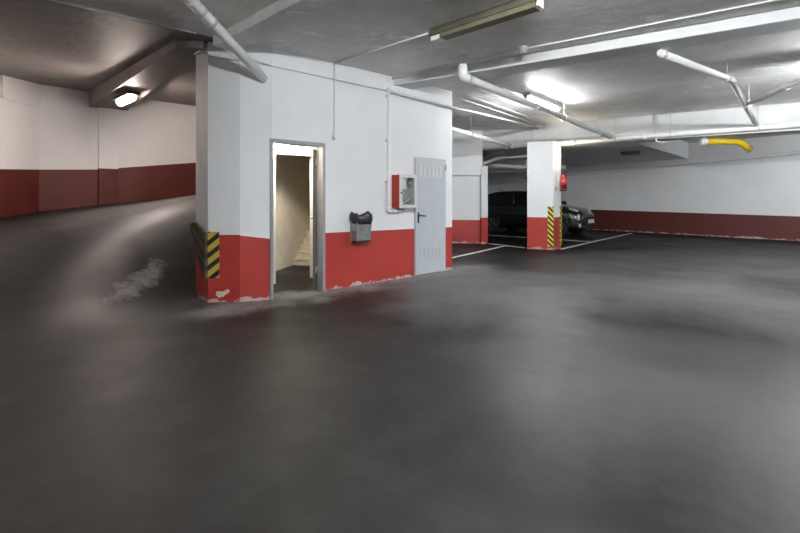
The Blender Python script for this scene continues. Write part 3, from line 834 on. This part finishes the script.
# ------------------------------------------------------------------ car
def build_car():
    c = Vector((0.73,-0.68,0)).normalized()
    nose = Vector((6.86,15.50,0))
    ctr = nose - c*2.06*1.07
    car = thing('car', 'dark green black hatchback parked behind the pillar', 'car', ctr, math.atan2(c.y,c.x))
    car.scale = (1.07, 1.07, 1.07)
    st = [(-2.06,0.60,0.36,0.80,0.92),(-1.98,0.76,0.28,0.90,1.02),(-1.7,0.85,0.22,0.98,1.08),(-1.0,0.885,0.20,1.00,1.10),(0.0,0.885,0.20,0.98,1.10),(0.7,0.885,0.20,0.98,1.12),
          (1.0,0.88,0.20,0.97,1.10),(1.4,0.865,0.20,0.92,1.03),(1.75,0.80,0.22,0.82,0.95),(1.95,0.68,0.25,0.72,0.84),(2.06,0.48,0.30,0.60,0.70)]
    m = MB(); vs = []; fs = []
    for x,w_,zb,zs,zt in st:
        half = [(0,zb),(w_*0.8,zb),(w_*0.97,zb+0.10),(w_,(zb+zs)/2),(w_*0.985,zs),(w_*0.86,zs+(zt-zs)*0.75),(w_*0.5,zt),(0,zt+0.01)]
        ring = [(x,y,z) for y,z in half]+[(x,-y,z) for y,z in reversed(half[1:-1])]
        vs += ring
    k = 14
    for i in range(len(st)-1):
        for j in range(k):
            fs.append((i*k+j, i*k+(j+1)%k, (i+1)*k+(j+1)%k, (i+1)*k+j))
    fs += [tuple(range(k)), tuple((len(st)-1)*k+j for j in reversed(range(k)))]
    m.add(vs, fs, 0, True)
    m.build('body', M['carpaint'], car, subsurf=2)
    # glasshouse
    m = MB(); vs = []; fs = []
    gs = [(-1.95,0.74,0.66,1.10),(-1.62,0.78,0.58,1.48),(-1.2,0.80,0.60,1.53),(-0.5,0.80,0.61,1.545),(0.0,0.80,0.60,1.52),(0.25,0.79,0.60,1.45),(0.98,0.74,0.68,1.08)]
    for x,wb,wt,zt in gs:
        half = [(0,1.0),(wb,1.0),(wb*0.99,1.04),((wb*0.3+wt*0.7),zt-(zt-1.04)*0.25),(wt*0.94,zt-0.01),(wt*0.5,zt+0.015),(0,zt+0.02)]
        vs += [(x,y,z) for y,z in half]+[(x,-y,z) for y,z in reversed(half[1:-1])]
    k = 12
    for i in range(len(gs)-1):
        for j in range(k):
            fs.append((i*k+j, i*k+(j+1)%k, (i+1)*k+(j+1)%k, (i+1)*k+j))
    fs += [tuple(range(k)), tuple((len(gs)-1)*k+j for j in reversed(range(k)))]
    m.add(vs, fs, 0, True)
    m.build('window_glass', M['carglass'], car, subsurf=2)
    # roof skin
    m = MB(); vs = []; fs = []
    rsn = [(-1.70,0.52,1.44),(-1.2,0.56,1.548),(-0.5,0.57,1.565),(0.0,0.56,1.545),(0.2,0.54,1.49)]
    for x,wd,z in rsn:
        for q in (-1,-0.5,0,0.5,1):
            vs.append((x, wd*q, z+0.02-0.03*q*q))
    for x,wd,z in rsn:
        for q in (-1,-0.5,0,0.5,1):
            vs.append((x, wd*q, z-0.03-0.03*q*q))
    k = 5; nb = len(rsn)*k
    for i in range(len(rsn)-1):
        for j in range(k-1):
            fs.append((i*k+j,i*k+j+1,(i+1)*k+j+1,(i+1)*k+j)); fs.append((nb+i*k+j,nb+(i+1)*k+j,nb+(i+1)*k+j+1,nb+i*k+j+1))
    for i in range(len(rsn)-1):
        for j in (0,k-1):
            fs.append((i*k+j,(i+1)*k+j,nb+(i+1)*k+j,nb+i*k+j))
    for j in range(k-1):
        for i in (0,len(rsn)-1):
            fs.append((i*k+j,i*k+j+1,nb+i*k+j+1,nb+i*k+j))
    m.add(vs, fs, 0, True); m.build('roof', M['carpaint'], car)
    for sy in (-1,1):                                   # roof pillars
        for a,b in (((0.95,0.76,1.08),(0.2,0.585,1.47)),((-0.35,0.81,1.05),(-0.45,0.60,1.50)),((-1.45,0.80,1.06),(-1.35,0.59,1.48))):
            MB().tube([(a[0],sy*a[1],a[2]),(b[0],sy*b[1],b[2])],0.035,8).build('roof_pillar', M['carpaint'], car)
        # door mirror
        MB().lathe([(0.02,-0.08),(0.075,-0.05),(0.08,0.03),(0.03,0.07)],(0.78,sy*0.99,1.12),'x',14).build('door_mirror', M['carpaint'], car)
        MB().tube([(-0.3,sy*0.895,0.86),(-0.12,sy*0.91,0.86)],0.013,8).build('door_handle', M['carpaint'], car)
        # lamps
        MB().lathe([(0.105,-0.02),(0.125,0.02),(0.115,0.055),(0.07,0.075)],(1.87,sy*0.60,0.66),'x',20).build('headlamp', M['lens'], car)
        MB().hexa([(1.62,sy*0.70,0.93),(1.88,sy*0.60,0.845),(1.84,sy*0.52,0.87),(1.58,sy*0.60,0.97)], [(1.62,sy*0.72,0.99),(1.88,sy*0.60,0.89),(1.84,sy*0.52,0.915),(1.58,sy*0.60,1.02)]).build('marker_lamp', M['lens'], car)
        MB().lathe([(0.06,-0.02),(0.075,0.02),(0.05,0.05)],(1.93,sy*0.62,0.40),'x',16).build('fog_lamp', M['lens'], car)
        # wheels
        for x in (1.27,-1.27):
            w_ = thing('wheel', None, None, (x, sy*0.80, 0.335)); w_.parent = car
            MB().lathe([(0.20,-0.10),(0.31,-0.105),(0.335,-0.07),(0.335,0.07),(0.31,0.105),(0.20,0.10)],(0,0,0),'y',28).build('tyre', M['tyre'], w_)
            rim = MB().lathe([(0.05,0.06*sy),(0.20,0.085*sy),(0.225,0.108*sy),(0.215,0.112*sy),(0.19,0.09*sy),(0.05,0.098*sy)],(0,0,0),'y',24)
            for q in range(5):
                a = 2*PI*q/5
                rim.tube([(0.04*math.cos(a),0.10*sy,0.04*math.sin(a)),(0.21*math.cos(a),0.105*sy,0.21*math.sin(a))],0.018,8)
            rim.build('rim', M['alloy'], w_)
            MB().tube([(x+0.40*math.cos(PI*q/12), sy*0.885, 0.335+0.40*math.sin(PI*q/12)) for q in range(13)],0.028,8).build('wheel_arch', M['black'], car)
    MB().box(2.02,2.065,-0.42,0.42,0.60,0.69).build('grille', M['black'], car, bevel=0.01)
    MB().tube([(2.055,-0.36,0.74),(2.085,0,0.755),(2.055,0.36,0.74)],0.014,8).build('grille_bar', M['chrome'], car)
    MB().box(2.00,2.05,-0.55,0.55,0.28,0.42).build('lower_grille', M['black'], car, bevel=0.02)
    MB().box(2.08,2.10,-0.26,0.26,0.47,0.59).build('number_plate', M['plate'], car, bevel=0.003)
    MB().tube([(-1.25,0,1.56),(-1.45,0,1.73)],0.008,6).build('antenna', M['black'], car)
build_car()
